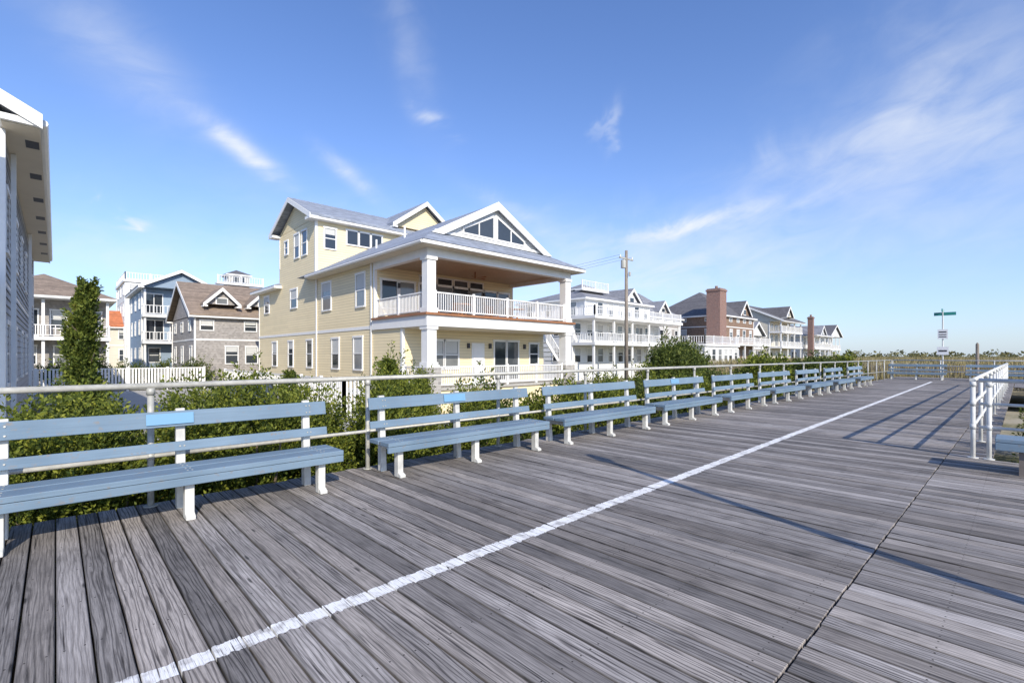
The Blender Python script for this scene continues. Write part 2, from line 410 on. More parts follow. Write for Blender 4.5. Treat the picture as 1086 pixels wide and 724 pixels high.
# benches
def bench_meshes():
    L=2.86; out=[]
    b=MB(); b.box(-L/2,L/2,-.27,-.035,.40,.45); b.box(-L/2,L/2,-.01,.215,.40,.45); b.box(-L/2,L/2,-.268,-.225,.325,.397)
    out.append(('seat',b.mesh('seat',BENCHB)))
    b=MB()
    b.ext([(.215,.81),(.245,.96),(.275,.957),(.245,.807)],'x',-L/2,L/2)
    b.ext([(.18,.575),(.198,.665),(.228,.662),(.21,.572)],'x',-L/2,L/2)
    out.append(('backrest',b.mesh('backrest',BENCHB)))
    b=MB()
    for xc in(-1.22,0,1.22):
        for dx in(-.018,.018):
            for z0,y0 in((.845,.2205),(.92,.2355),(.62,.188)): b.cyl((xc+dx,y0,z0),(xc+dx,y0-.006,z0+.001),.008,k=8)
            for yy in(-.2,-.1,.05,.16): b.cyl((xc+dx,yy,.449),(xc+dx,yy,.453),.008,k=8)
    out.append(('bolts',b.mesh('bolts',GALV)))
    for i,xc in enumerate((-1.22,0,1.22)):
        b=MB(); w=.038
        b.ext([(.22,0),(.285,.98),(.335,.975),(.32,0)],'x',xc-w,xc+w)
        b.ext([(-.19,0),(-.19,.398),(-.10,.398),(-.10,0)],'x',xc-w,xc+w)
        b.ext([(-.099,.31),(-.099,.398),(.246,.398),(.24,.31)],'x',xc-w+.003,xc+w-.003)
        b.ext([(-.25,.0),(-.25,.035),(-.191,.06),(-.191,.0)],'x',xc-w,xc+w)
        out.append((f'leg_{i+1}',b.mesh(f'leg_{i+1}',BENCHW)))
    return out
BM=bench_meshes()
def bench(x,y,rz=0,plaque=False):
    e=empty('park_bench',(x,y,0),rz)
    for nme,me in BM:
        o=bpy.data.objects.new(nme,me); COL.objects.link(o); o.parent=e
        if nme!='bolts':
            bv=o.modifiers.new('bevel','BEVEL'); bv.width=.006; bv.segments=2
    if plaque:
        b=MB(); b.ext([(.205,.838),(.222,.942),(.232,.94),(.215,.836)],'x',-.28,.1); b.obj('plaque',PLAQ,e)
for i,xe in enumerate((2.33,5.75,8.98,12.25,15.6,19.0,22.6,26.3)):
    bench(xe-1.43,5.47+random.uniform(-.015,.015),random.uniform(-.008,.008),i in(0,1,3))
bench(28.9,5.47)
bench(39.4,4.6,-math.pi/2); bench(39.4,.9,-math.pi/2); bench(39.4,-2.2,-math.pi/2)
e=empty('backless_bench',(8.95,-1.16,0),-math.pi/2)
b=MB(); L=2.8
b.box(-L/2,L/2,-.27,-.04,.40,.45); b.box(-L/2,L/2,-.015,.215,.40,.45); b.box(-L/2,L/2,-.268,-.225,.30,.397); b.obj('seat',BENCHB,e,bevel=.006)
for i,xc in enumerate((-1.15,0,1.15)):
    b=MB(); b.box(xc-.04,xc+.04,-.21,-.11,0,.398); b.box(xc-.04,xc+.04,.1,.2,0,.398); b.box(xc-.037,xc+.037,-.109,.099,.31,.395); b.obj(f'leg_{i+1}',DARKW,e)

e=empty('light_pole',(3.75,-1.6,0))
b=MB(); b.cyl((0,0,0),(0,0,3.75),.065,.05,12); b.cyl((0,0,0),(0,0,.25),.1,.07,12); b.obj('shaft',DARKM,e,True)
b=MB(); b.cyl((0,0,3.75),(0,0,3.8),.09,.11,12); b.cyl((0,0,3.8),(0,0,4.05),.11,.06,12); b.obj('lamp_head',DARKM,e,True)

e=empty('street_sign',(40.6,3.45,0))
b=MB(); b.cyl((0,0,GZ),(0,0,4.4),.04,k=10); b.obj('post',WHRAIL,e)
SGN=mat_plain('green_sign',(.03,.23,.2),.4,.03); SW=mat_plain('sign_white',(.75,.75,.75),.4,.03)
b=MB(); b.box(-.02,.02,-.62,.42,4.02,4.22); b.box(-.5,.5,-.02,.02,4.24,4.42); b.obj('street_name_plate',SGN,e)
b=MB(); b.box(-.07,-.045,-.24,.24,2.55,3.15); b.box(-.07,-.045,-.28,.28,1.55,2.05); b.obj('notice_plate',SW,e)
b=MB(); b.box(-.078,-.071,-.18,.18,2.95,3.02);b.box(-.078,-.071,-.18,.18,2.8,2.85);b.box(-.078,-.071,-.18,.18,2.66,2.71); b.box(-.078,-.071,-.2,.2,1.75,1.85); b.obj('lettering',DARKM,e)
e=empty('wooden_post',(41,1.9,0)); b=MB(); b.cyl((0,0,GZ),(0,0,2.2),.09,.08,10); b.cyl((0,0,2.2),(0,0,2.3),.08,.02,10); b.obj('post',POLEW,e)

# ------------------------------------------------------------ main yellow house
ox,oy=12.3,18.6
E=empty('yellow_beach_house',(ox,oy,0))
W,T,R,G,RL,SF=MB(),MB(),MB(),MB(),MB(),MB()
BL[0]=MB()
W.box(0.0,10.1,2.2,13,GZ,2.85)
W.box(0.0,10.1,5.0,13,2.85,6.42)
W.box(0.0,11,13.001,25,GZ,6.7)
W.box(0.0,9,13.002,20,6.7,10.45)
P=MB(); P.box(-.05,10.15,-.05,2.19,-.12,0.0)
P.obj('porch_floor',CONC,E)
W.box(.05,10.05,.05,2.18,GZ,-.121)
T.box(-.12,10.22,-.12,5.1,2.86,3.36)
SF.box(.02,10.08,.02,2.19,2.82,2.858)
BR=MB(); BR.box(-.22,10.32,-.22,5.0,3.361,3.47)
BR.obj('wood_deck_trim',WOODBR,E)
CE=MB(); CE.box(.3,9.8,.35,4.99,6.26,6.30)
for i in range(16): CE.box(.3,9.8,.45+i*.3,.47+i*.3,6.25,6.259)
CE.obj('porch_ceiling',CEIL,E)
T.box(-.02,10.12,-.02,.34,6.05,6.42); T.box(-.02,.3,.341,4.99,6.05,6.42); T.box(9.8,10.12,.341,4.99,6.05,6.42)
def col(x,y,w,z0,z1):
    T.box(x-w/2,x+w/2,y-w/2,y+w/2,z0+.25,z1-.15)
    T.box(x-w/2-.06,x+w/2+.06,y-w/2-.06,y+w/2+.06,z0,z0+.249)
    T.box(x-w/2-.06,x+w/2+.06,y-w/2-.06,y+w/2+.06,z1-.149,z1)
for x in(.22,9.88): col(x,.22,.46,3.471,6.049)
for x in(.22,9.88): col(x,.22,.5,.95,2.859)
ST=MB()
for x in(.22,9.88): ST.box(x-.4,x+.4,-.18,.62,GZ,.949)
ST.obj('stone_pier',STONE,E)
rail(RL,(.5,.12),(9.6,.12),3.471); rail(RL,(.12,.5),(.12,4.95),3.471)
rail(RL,(.66,.12),(9.45,.12),0.0); rail(RL,(.1,.64),(.1,2.15),0.0)
hw=5.7; cx=5.05; k=.545
SF.box(-.60,10.70,-.60,13,6.421,6.45)
T.box(-.65,10.75,-.65,13,6.451,6.6)
zt=6.62
a=-.67; bb=10.77
def zr(u): return zt+(hw-abs(u-cx))*k
yp=1.1; xi=1.0
zi=zr(xi)
R.poly([(a,-.67,zt),(bb,-.67,zt),(10.1-xi,yp,zi),(xi,yp,zi)])
R.poly([(a,-.67,zt),(xi,yp,zi),(a,yp,zt)]); R.poly([(bb,-.67,zt),(bb,yp,zt),(10.1-xi,yp,zi)])
R.ext([(a,zt),(cx,zr(cx)),(bb,zt)],'y',yp+.25,14.5)
R.ext([(a,zt),(cx,zr(cx)),(bb,zt),(bb-.3,zt),(cx,zr(cx)-.2),(a+.3,zt)],'y',yp-.25,yp+.25)
PW=MB()
T.ext([(xi-.25,zr(xi-.25)+.04),(cx,zr(cx)+.05),(10.35-xi,zr(xi-.25)+.04),(10.35-xi-.7,zr(xi-.25)+.03),(cx,zr(cx)-.38),(xi+.45,zr(xi-.25)+.03)],'y',yp-.32,yp-.26)
PW.ext([(xi,zi-.02),(cx,zr(cx)-.15),(10.1-xi,zi-.02)],'y',yp-.02,yp+.24)
PW.obj('pediment_panel',WHITESID,E)
T.box(xi+.1,10.0-xi,yp-.12,yp-.021,zi,zi+.14)
for s in(-1,1):
    g0=cx+s*.16; g1=cx+s*2.15; zb=zi+.3
    G.ext([(g0,zb),(g1,zb),(g1,zb+.16),(g0,zb+1.12)],'y',yp-.045,yp-.022)
    T.ext([(g1,zb+.16),(g0,zb+1.12),(g0,zb+1.24),(g1,zb+.28)],'y',yp-.08,yp-.0225)
    T.box(g0,g1,yp-.08,yp-.0226,zb-.1,zb); T.box(g0-s*.1,g0,yp-.079,yp-.0226,zb-.1,zb+1.2); T.box(g1,g1+s*.1,yp-.079,yp-.0226,zb-.1,zb+.25)
    q=cx+s*1.15; T.box(q-.035,q+.035,yp-.075,yp-.046,zb,zb+.62)
gable(R,W,T,'x',0,9.0,16.5,4.05,10.42,1.9,over=.55)
T.box(-.58,-.0,12.45,13.3,10.28,10.46); T.box(-.58,0,19.7,20.55,10.28,10.46)
gable(R,W,T,'y',13.0,20,8.3,2.9,10.95,2.1,over=.4)
W.box(5.9,10.7,13.003,19.9,6.7,10.9)
hip(R,T,.0,11,20.0,25,6.7,1.3,over=.55)
for (x,y,z0,z1) in((-.012,2.2,0,2.85),(-.012,5.0,3.47,6.42),(-.012,24.85,GZ,6.5),(-.012,13,6.62,10.3),(-.012,19.86,7.99,10.3)):
    T.box(x-.02,x+.14,y-.03,y+.12,z0,z1)
T.box(-.03,-.001,2.3,25,2.92,3.10)
T.box(-.03,-.001,2.3,25,GZ+.5,-.35)
for y,w,z0,z1 in((6.6,1.0,4.25,6.0),(11.2,1.25,4.35,6.0),(16.9,1.2,4.9,6.15),(22.9,1.1,4.9,6.15)):
    window(T,G,'-x',0,y,w,z0,z1)
for y,w in((6.9,1.0),(9.9,.95),(14.0,.9),(17.5,.9),(21,1)): window(T,G,'-x',0,y,w,.75,2.5)
for y in(14.9,16.3): window(T,G,'-x',0,y,.85,8.35,9.95)
window(T,G,'-x',0,18.4,.6,8.9,9.8)
window(T,G,'-y',13,.95,.7,8.6,9.9)
for x in(2.5,3.4,4.3): window(T,G,'-y',13,x,.75,9.1,10.0,mid=False)
for x,w in((.85,.9),(1.95,.9),(3.3,1.1),(4.5,1.1),(5.7,1.1),(6.9,1.1),(8.1,1.0),(9.2,.9)): window(T,G,'-y',5.0,x,w,3.75 if w>1 else 4.1,5.55,mid=False)
for x in(3.3,4.5,5.7,6.9): window(T,G,'-y',5.0,x,1.0,5.68,6.02,mid=False,tw=.06)
for x in(2.0,2.95): window(T,G,'-y',2.2,x,.8,.85,2.25)
window(T,G,'-y',2.2,6.4,.85,.12,2.3,mid=False);window(T,G,'-y',2.2,7.4,.85,.12,2.3,mid=False)
window(T,G,'-y',2.2,9.2,.7,1.0,2.2)
wb(T,'-y',2.2,4.3,5.2,0,.05,.02,2.2); wb(T,'-y',2.2,4.42,5.08,.051,.07,.2,.95); wb(T,'-y',2.2,4.42,5.08,.051,.07,1.1,2.05)
for y in(7,10,16,21):
    for z in(.8,4.2): window(T,G,'+x',10.1 if y<13 else 11,y,1,z,z+1.6)
T.cyl((3,7,8),(3,7,9.3),.06); T.cyl((2.2,9,7.8),(2.2,9,8.7),.06)
T.cyl((-.7,-.6,6.52),(-.7,12.9,6.52),.07,k=8); T.box(-.09,-.021,12.7,12.8,GZ,6.45); T.box(-.09,-.021,5.25,5.33,GZ,6.45)
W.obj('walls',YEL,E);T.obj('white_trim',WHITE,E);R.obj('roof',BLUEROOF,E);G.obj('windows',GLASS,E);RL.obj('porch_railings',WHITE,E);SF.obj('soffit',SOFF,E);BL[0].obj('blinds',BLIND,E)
BL[0]=None
b=MB()
for x,z in((4.05,1.9),(5.6,1.9),(8.35,1.9),(1.4,5.2),(7.5,5.2)):
    yy=2.2 if z<3 else 5.0; b.box(x-.06,x+.06,yy-.14,yy-.001,z,z+.28)
b.obj('wall_lanterns',DARKM,E)
FR=MB()
for x in(2.2,4.0,6.4,8.0):
    FR.box(x-.3,x+.3,2.6,3.2,3.85,3.93);FR.box(x-.3,x+.3,3.13,3.2,3.93,4.45)
    for dx in(-.27,.23):
        for yy in(2.62,3.14): FR.box(x+dx,x+dx+.05,yy,yy+.05,3.47,3.85)
for x in(3.2,7.2): FR.cyl((x,1.6,3.47),(x,1.6,4.15),.04); FR.cyl((x,1.6,4.15),(x,1.6,4.2),.45,k=16)
FR.cyl((5.05,2.8,5.9),(5.05,2.8,6.25),.04)
for i in range(5):
    an=i*1.2566; FR.poly([(5.05+math.cos(an)*.1,2.8+math.sin(an)*.1,5.92),(5.05+math.cos(an-.12)*.75,2.8+math.sin(an-.12)*.75,5.94),(5.05+math.cos(an+.12)*.75,2.8+math.sin(an+.12)*.75,5.9)])
FR.obj('porch_furniture_and_fan',WOODBR,E)
b=MB()
for i in range(12): b.box(10.9+i*.27,10.9+(i+1)*.27,3,4.1,2.6-i*.3,2.66-i*.3)
b.ext([(10.8,2.75),(14.3,-1.1),(14.3,-.8),(10.8,3.05)],'y',2.93,2.98)
b.ext([(10.8,3.7),(14.3,-.15),(14.3,-.05),(10.8,3.8)],'y',2.93,2.98)
for i in range(24):
    x=10.85+i*.145; z=3.0-(x-10.8)*1.1; b.box(x,x+.035,2.94,2.97,z,z+.72)
b.box(10.16,10.9,2.9,4.4,2.6,2.7)
b.obj('side_stairs',WHITE,E)
F=empty('garden_fence'); b=MB(); rail(b,(9.0,20),(9.0,40),-1.2,h=1.7,sp=.2,bw=.08,pw=.13); rail(b,(9,20),(12.2,20),-1.2,h=1.7,sp=.18,bw=.09,pw=.13)
b.obj('pickets',WHITE,F)

# ------------------------------------------------------------ generic houses
def house(name,x0,x1,y0,y1,floors,top,wall,roofm,roof='hip',rh=2.2,bd=0,rsp=.3,gables=(),win=2.2,cupola=None,chim=None,over=.5,wz=(.8,1.5),trim=None,soffit=None,wvar=.15,zb=GZ,parent=None):
    E=empty(name); W,T,R,G,RL=MB(),MB(),MB(),MB(),MB()
    if parent: E.parent=parent
    BL[0]=MB()
    W.box(x0,x1,y0+bd,y1,zb,top)
    zs=list(floors)+[top]
    for i,z in enumerate(floors):
        zt=zs[i+1]
        n=max(1,int((x1-x0)/win))
        for j in range(n):
            c=x0+(j+.5)*(x1-x0)/n+random.uniform(-wvar,wvar)
            hgt=min(wz[0]+wz[1],zt-z-.4)
            rr=random.random()
            if bd and i>0 and rr<.45: window(T,G,'-y',y0+bd,c,1.5,z+.15,z+hgt,mid=False,vert=1)
            elif rr<.9: window(T,G,'-y',y0+bd,c,.95,z+wz[0],z+hgt)
        n=max(1,int((y1-y0-bd)/3.2))
        for j in range(n):
            c=y0+bd+(j+.5)*(y1-y0-bd)/n+random.uniform(-.3,.3); hgt=min(wz[0]+wz[1],zt-z-.4)
            window(T,G,'-x',x0,c,.9,z+wz[0],z+hgt); window(T,G,'+x',x1,c,.9,z+wz[0],z+hgt)
        if bd and i>0:
            T.box(x0-.1,x1+.1,y0-.1,y0+bd,z-.3,z-.002)
            rail(RL,(x0+.05,y0),(x1-.05,y0),z,sp=rsp,bw=.06); rail(RL,(x0,y0+.1),(x0,y0+bd),z,sp=rsp,bw=.06); rail(RL,(x1,y0+.1),(x1,y0+bd),z,sp=rsp,bw=.06)
        elif i>0: T.box(x0-.03,x1+.03,y0-.03,y1+.03,z-.14,z-.0)
        if bd:
            m=max(2,round((x1-x0)/3.9))
            zz=zt-.3 if i<len(floors)-1 else top-.18
            for j in range(m+1):
                c=x0+.12+j*(x1-x0-.24)/m; T.box(c-.1,c+.1,y0+.13,y0+.33,(z if i else zb),zz)
    for (xx,yy) in((x0,y0+bd),(x1,y0+bd),(x0,y1),(x1,y1)):
        T.box(xx-.07,xx+.07,yy-.07,yy+.07,zb,top-.19)
    if roof=='hip': hip(R,T,x0,x1,y0,y1,top,rh,over)
    elif roof=='gx': gable(R,W,T,'x',x0,x1,(y0+y1)/2,(y1-y0)/2+over,top,rh,over)
    elif roof=='gy': gable(R,W,T,'y',y0,y1,(x0+x1)/2,(x1-x0)/2+over,top,rh,over)
    elif roof=='flat': T.box(x0-.2,x1+.2,y0-.2,y1+.2,top,top+.3); rail(RL,(x0,y0),(x1,y0),top+.3,sp=rsp,bw=.06); rail(RL,(x0,y0),(x0,y1),top+.3,sp=rsp,bw=.06)
    for (c,w,d,z,hh) in gables:
        gable(R,W,T,'y',y0+.1,y0+d,c,w,z,hh,.35)
        T.box(c-.5,c+.5,y0+.04,y0+.1,z+.1*hh,z+.5*hh)
        G.box(c-.4,c+.4,y0+.01,y0+.045,z+.15*hh,z+.45*hh)
    if cupola:
        cx,cy,cw,cz,ch=cupola
        W.box(cx-cw,cx+cw,cy-cw,cy+cw,cz,cz+ch); hip(R,T,cx-cw,cx+cw,cy-cw,cy+cw,cz+ch,cw*.6,.3)
        window(T,G,'-y',cy-cw,cx,cw*1.1,cz+ch*.45,cz+ch*.9,mid=False,vert=1); window(T,G,'-x',cx-cw,cy,cw*1.1,cz+ch*.45,cz+ch*.9,mid=False,vert=1)
        rail(RL,(cx-cw-1.5,cy-cw-1),(cx+cw+1.5,cy-cw-1),cz+.5,sp=.3,bw=.05); T.box(cx-cw-1.6,cx+cw+1.6,cy-cw-1.1,cy-cw,cz+.3,cz+.5)
    if soffit:
        b=MB(); b.box(*soffit); b.obj('soffit',SOFF,E)
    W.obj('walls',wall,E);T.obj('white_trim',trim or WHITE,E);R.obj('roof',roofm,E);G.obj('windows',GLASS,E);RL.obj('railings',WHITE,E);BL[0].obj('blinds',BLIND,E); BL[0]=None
    if chim:
        for (c0,c1,d0,d1,z1) in chim:
            b=MB(); b.box(c0,c1,d0,d1,zb,z1-.4); b.box(c0-.1,c1+.1,d0-.1,d1+.1,z1-.4,z1-.15); b.box(c0+.02,c1-.02,d0+.02,d1-.02,z1-.15,z1); b.cyl(((c0+c1)/2,(d0+d1)/2,z1),((c0+c1)/2,(d0+d1)/2,z1+.45),.2,k=10); b.obj('brick_chimney',BRICK,E)
    return E
E=house('grey_siding_house',-12,-.95,16.6,38,[0,3.4],7.0,GREYSID,GREYROOF,'gy',3.2,0,over=.71,soffit=(-.9,-.26,16.0,38.6,6.85,6.879))
b=MB(); b.cyl((-.2,16,7.02),(-.2,38.6,7.02),.08,k=8); b.box(-.86,-.76,18.4,18.5,GZ,6.84); b.box(-.86,-.76,30,30.1,GZ,6.84); b.obj('gutter',WHITE,E)
b=MB(); z=GZ
while z<6.8:
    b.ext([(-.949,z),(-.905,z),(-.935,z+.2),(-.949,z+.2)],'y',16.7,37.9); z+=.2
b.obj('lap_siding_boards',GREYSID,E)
b=MB(); b.box(-11,-1.2,15.0,16.5,3.0,3.4); b.box(-1.5,-1.2,15.1,15.4,GZ,6.9); b.box(-.97,-.86,16.5,16.69,GZ,6.84); b.obj('balcony',WHITE,E)
b=MB()
for i in range(7): b.box(-.55,-.3,17+i*3,17.6+i*3,6.846,6.849)
b.obj('soffit_vents',DARKM,E)
# left background
house('grey_hip_roof_house',-5,3.5,56,66,[0,3.1],6.5,TANSH,BROWNROOF,'hip',2.3,1.6,win=2.0)
house('terracotta_roof_house',5.2,8.4,86,95,[0,3],5.4,CREAMSID,TERRA,'gx',2.4)
house('white_flat_roof_house',6.9,12.5,84,96,[0,3.1,6.2,9.2],11.6,WHITESID,GREYROOF,'flat',win=1.8)
house('blue_gable_house',6.9,13.6,65,78,[0,3.1,6.0],8.9,BLUESID,GREYROOF,'gy',2.0,1.4,win=1.8)
house('cedar_shingle_house',8.9,18,50,61,[0,3.0],5.0,TANSH,BROWNROOF,'gx',3.4,0,win=1.7,gables=((11.0,1.5,4,6.0,1.5),(14.5,1.5,4,6.0,1.5)))
house('white_roof_deck_house',14.5,24,72,84,[0,3.1,6.2],9.3,LGREY,DARKROOF,'hip',2.2,1.5,cupola=(18.5,76,1.3,10.8,1.9))
house('grey_roof_deck_house',11,14.3,80,90,[0,3.1,6.2],9.6,LGREY,GREYROOF,'hip',1.4,1.0,cupola=(12.6,84,1.1,10.6,1.9))
# right background
E=house('white_balcony_house',40,58,30,45,[0,2.9],5.35,WHITESID,GREYROOF,'flat',1.7,3.0,win=2.0)
house('upper_storey',43,56.5,33.6,44,[5.65],8.0,WHITESID,GREYROOF,'hip',1.9,0,win=1.7,gables=((52.5,2.0,5,7.9,1.8),),cupola=(48,38,1.1,9.0,.8),zb=5.651,parent=E,wz=(.5,1.5))
house('white_terrace_house',58.4,68.5,27.0,33.5,[0],2.7,WHITESID,GREYROOF,'flat',1.9,0,win=1.6)
house('grey_dormer_house',60.5,69.4,36,46,[0,3.0,5.6],7.0,TANSH,GREYROOF,'hip',4.0,0,win=2.2,gables=((64.5,1.7,5,7.6,1.7),))
E=house('brown_shingle_house',72,85,31,43,[0,3.2,6.0],7.6,BROWNSH,DARKROOF,'hip',4.4,0,win=2.3,gables=((81.5,2.4,6,7.8,2.4),),chim=[(69.7,71.9,30,32,11.3)])
b=MB(); b.box(72,86,28.6,30.99,3.0,3.25); rail(b,(72,28.7),(86,28.7),3.25,sp=.3,bw=.06)
for i in range(5): b.box(72.1+i*3.4,72.3+i*3.4,28.7,28.9,GZ,3.0)
b.obj('porch',WHITE,E)
house('white_porch_house',88.5,95,33,45,[0,3.0],5.0,WHITESID,GREYROOF,'gy',2.4,2.0,win=2.1)
house('grey_balcony_house',99,111,31,45,[0,3.2,6.1],8.0,CREAMSID,DARKROOF,'gx',3.4,2.2,gables=((103,2.2,6,8.8,2.0),))
house('white_dune_house',120,133,31,45,[0,3.2],6.0,WHITESID,GREYROOF,'hip',2.8,2.4,gables=((126,2.6,6,5.9,2.2),),chim=[(118.4,119.3,31,32,9.9)])
house('tan_dune_house',114,121,48,60,[0,3.2,6.2],8.4,TANSH,BROWNROOF,'hip',2.6)
house('white_end_house',144,155,34,46,[0,3.2],6.4,WHITESID,DARKROOF,'gy',3.0,2.0)
F=empty('vinyl_fence'); b=MB()
rail(b,(-1,46.9),(9,46.9),GZ,h=1.75,sp=.2,bw=.12,pw=.16)
b.obj('panels',WHITE,F)
# parked car beside the yellow house, mostly hidden by shrubs
e=empty('parked_car',(5.7,21.6,GZ+.05),math.radians(78))
CARP=mat_plain('car_paint',(.035,.04,.05),.25,.05,3)
b=MB()
b.ext([(-2.25,.4),(-2.28,.8),(-2.15,1.0),(-1.9,1.06),(1.0,1.06),(2.0,.95),(2.25,.8),(2.28,.42),(2.1,.3),(-2.1,.3)],'y',-.9,.9)
b.obj('body',CARP,e,bevel=.07)
b=MB(); b.frus((-2.05,1.05,-.84,.84),1.05,(-1.75,.45,-.68,.68),1.6); b.obj('glasshouse',GLASS,e)
b=MB(); b.frus((-1.8,.5,-.70,.70),1.601,(-1.6,.3,-.6,.6),1.68)
for s in(-1,1):
    for xa,xb in((-2.08,-1.78),(-.95,-.93),(.0,-.02),(1.07,.47)):
        b.cyl((xa,s*.845,1.05),(xb,s*.69,1.61),.035,k=6)
    b.cyl((-1.7,s*.6,1.69),(.3,s*.6,1.69),.02,k=6); b.box(.8,.95,s*.9,s*1.06,1.05,1.18)
b.obj('roof_and_pillars',CARP,e)
b=MB()
for x in(-1.4,1.4):
    for y in(-.92,.72): b.cyl((x,y,.34),(x,y+.2,.34),.34,k=20)
b.obj('tyres',DARKM,e)
b=MB()
for x in(-1.4,1.4):
    for y in(-.93,.93): b.cyl((x,y-.01,.34),(x,y+.01,.34),.2,k=14)
b.obj('wheels',GALV,e)

e=empty('utility_pole',(32,21,0))
b=MB(); b.cyl((0,0,GZ),(0,0,9.6),.16,.11,12); b.obj('pole',POLEW,e,True)
b=MB(); b.box(-.9,.9,-.06,.06,8.9,9.02); b.cyl((-.4,.0,8.2),(-.4,0,8.8),.2,k=12); b.cyl((.0,-.3,7.6),(0,-.3,7.9),.09,k=8); b.box(-.4,0,-.02,.02,8.4,8.45); b.obj('crossarm_and_transformer',GALV,e)
b=MB()
for x in(-.8,0,.8): b.cyl((x,0,9.02),(x,0,9.2),.05,.03,8)
b.obj('insulators',WHITE,e)
b=MB()
for x in(-.8,0,.8):
    pr=None
    for i in range(13):
        t=i/12; q=(x,t*60,9.18-1.6*4*t*(1-t)*.6)
        if pr: b.cyl(pr,q,.009,k=4)
        pr=q
b.obj('wires',DARKM,e)
e=empty('utility_pole',(32,81,0)); b=MB(); b.cyl((0,0,GZ),(0,0,9.6),.16,.11,12); b.box(-.9,.9,-.06,.06,8.9,9.02); b.obj('pole',POLEW,e)

# ------------------------------------------------------------ foliage
def leafmesh(name,P,D,L,Wd,mat,parent=None):
    N=len(P); D=D/np.linalg.norm(D,axis=1,keepdims=True)
    R_=rng.normal(size=(N,3)); Sd=np.cross(D,R_); Sd/=np.linalg.norm(Sd,axis=1,keepdims=True)+1e-9
    L=L[:,None]; Wd=Wd[:,None]
    V=np.stack([P,P+D*L*.45+Sd*Wd,P+D*L,P+D*L*.45-Sd*Wd],1).reshape(-1,3)
    me=bpy.data.meshes.new(name); me.vertices.add(N*4); me.vertices.foreach_set('co',V.astype(np.float32).ravel())
    me.loops.add(N*4); me.loops.foreach_set('vertex_index',np.arange(N*4,dtype=np.int32))
    me.polygons.add(N); me.polygons.foreach_set('loop_start',np.arange(0,N*4,4,dtype=np.int32)); me.polygons.foreach_set('loop_total',np.full(N,4,dtype=np.int32))
    me.update(calc_edges=True); me.materials.append(mat)
    o=bpy.data.objects.new(name,me); COL.objects.link(o)
    if parent: o.parent=parent
    return o
def sprigs(bases,dirs,lens,rads,nl,leaf):
    n=len(bases); idx=np.repeat(np.arange(n),nl); m=len(idx)
    t=rng.random(m)**.8
    d=dirs[idx]; r=rng.normal(size=(m,3)); r-=d*np.sum(r*d,1,keepdims=True); r/=np.linalg.norm(r,axis=1,keepdims=True)
    P=bases[idx]+d*(lens[idx]*t)[:,None]+r*(rads[idx]*(1-.85*t)*rng.random(m)**.6)[:,None]
    D=d*.8+r*.75+rng.normal(size=(m,3))*.25
    L=leaf*(.6+.8*rng.random(m))
    return P,D,L
def bush(name,cx,cy,rx,ry,h,ns,nl=50,leaf=.05,mat=LEAF,spike=.4,zb=GZ,lean=.5,width=.28,trunk=True,lw=.24):
    e=empty(name)
    a=rng.random(ns)*2*np.pi; rr=np.sqrt(rng.random(ns)); k=rng.random(ns)**.5
    lump=.8+.3*np.sin(a*3+cx*5)+.15*np.sin(a*7+cy)
    bx=np.cos(a)*rr*rx*lump; by=np.sin(a)*rr*ry*lump
    dome=np.sqrt(np.clip(1-rr**2,0,1))
    hz=h*(.25+.75*dome)*k*(.8+.3*rng.random(ns))
    B_=np.stack([cx+bx,cy+by,zb+hz],1)
    D=np.stack([np.cos(a)*rr*lean,np.sin(a)*rr*lean,np.ones(ns)],1)+rng.normal(size=(ns,3))*.22
    D/=np.linalg.norm(D,axis=1,keepdims=True)
    ln=spike*(.5+rng.random(ns)); rd=ln*width
    P,Dd,L=sprigs(B_,D,ln,rd,nl,leaf)
    leafmesh('foliage',P,Dd,L,L*lw,mat,e)
    if trunk:
        b=MB()
        for i in range(7):
            q=rng.normal(size=2)*.35; b.cyl((cx+q[0]*.2,cy+q[1]*.2,zb),(cx+q[0]*rx,cy+q[1]*ry,zb+h*.75),.03,.01,6)
        b.obj('stems',BARK,e)
def cedar(name,x,y,top,r,ns,nl=45,leaf=.06,mat=LEAFC):
    e=empty(name); h=top-GZ
    t=rng.random(ns)**.9; a=rng.random(ns)*2*np.pi
    rad=r*(1.04-t)**.55*(.4+.6*rng.random(ns))*(.78+.26*np.sin(t*19+a*2)+.16*np.sin(t*41+a))
    sway=.06*np.sin(t*6+x)
    B_=np.stack([x+np.cos(a)*rad*.75+sway,y+np.sin(a)*rad*.75,GZ+h*(.06+.84*t)],1)
    D=np.stack([np.cos(a)*.38,np.sin(a)*.38,np.full(ns,1.)],1)+rng.normal(size=(ns,3))*.17; D/=np.linalg.norm(D,axis=1,keepdims=True)
    ln=(.2+.5*r*(1-t))*(.5+.9*rng.random(ns))
    P,Dd,L=sprigs(B_,D,ln,ln*.26,nl,leaf); leafmesh('foliage',P,Dd,L,L*.26,mat,e)
    b=MB(); b.cyl((x,y,GZ),(x+.04,y,GZ+h*.5),.06,.04,8); b.cyl((x+.04,y,GZ+h*.5),(x-.01,y,GZ+h*.85),.04,.01,8)
    for i in range(14):
        tt=.1+.05*i; an=i*2.4; b.cyl((x+.03,y,GZ+h*tt),(x+math.cos(an)*r*.5,y+math.sin(an)*r*.5,GZ+h*tt+.25),.016,.006,5)
    b.obj('trunk',BARK,e)
cedar('cedar_tree',.36,10.2,2.95,.40,620,58,.045)
cedar('cedar_tree',3.35,10.0,1.3,.33,170,50,.05)
cedar('cedar_tree',1.95,9.4,.95,.33,170,50,.05)
cedar('cedar_tree',4.75,8.4,1.5,.5,380,56,.05,LEAF)
cedar('cedar_tree',6.1,9.4,1.1,.45,220,50,.055,LEAF)
xs=-3.2
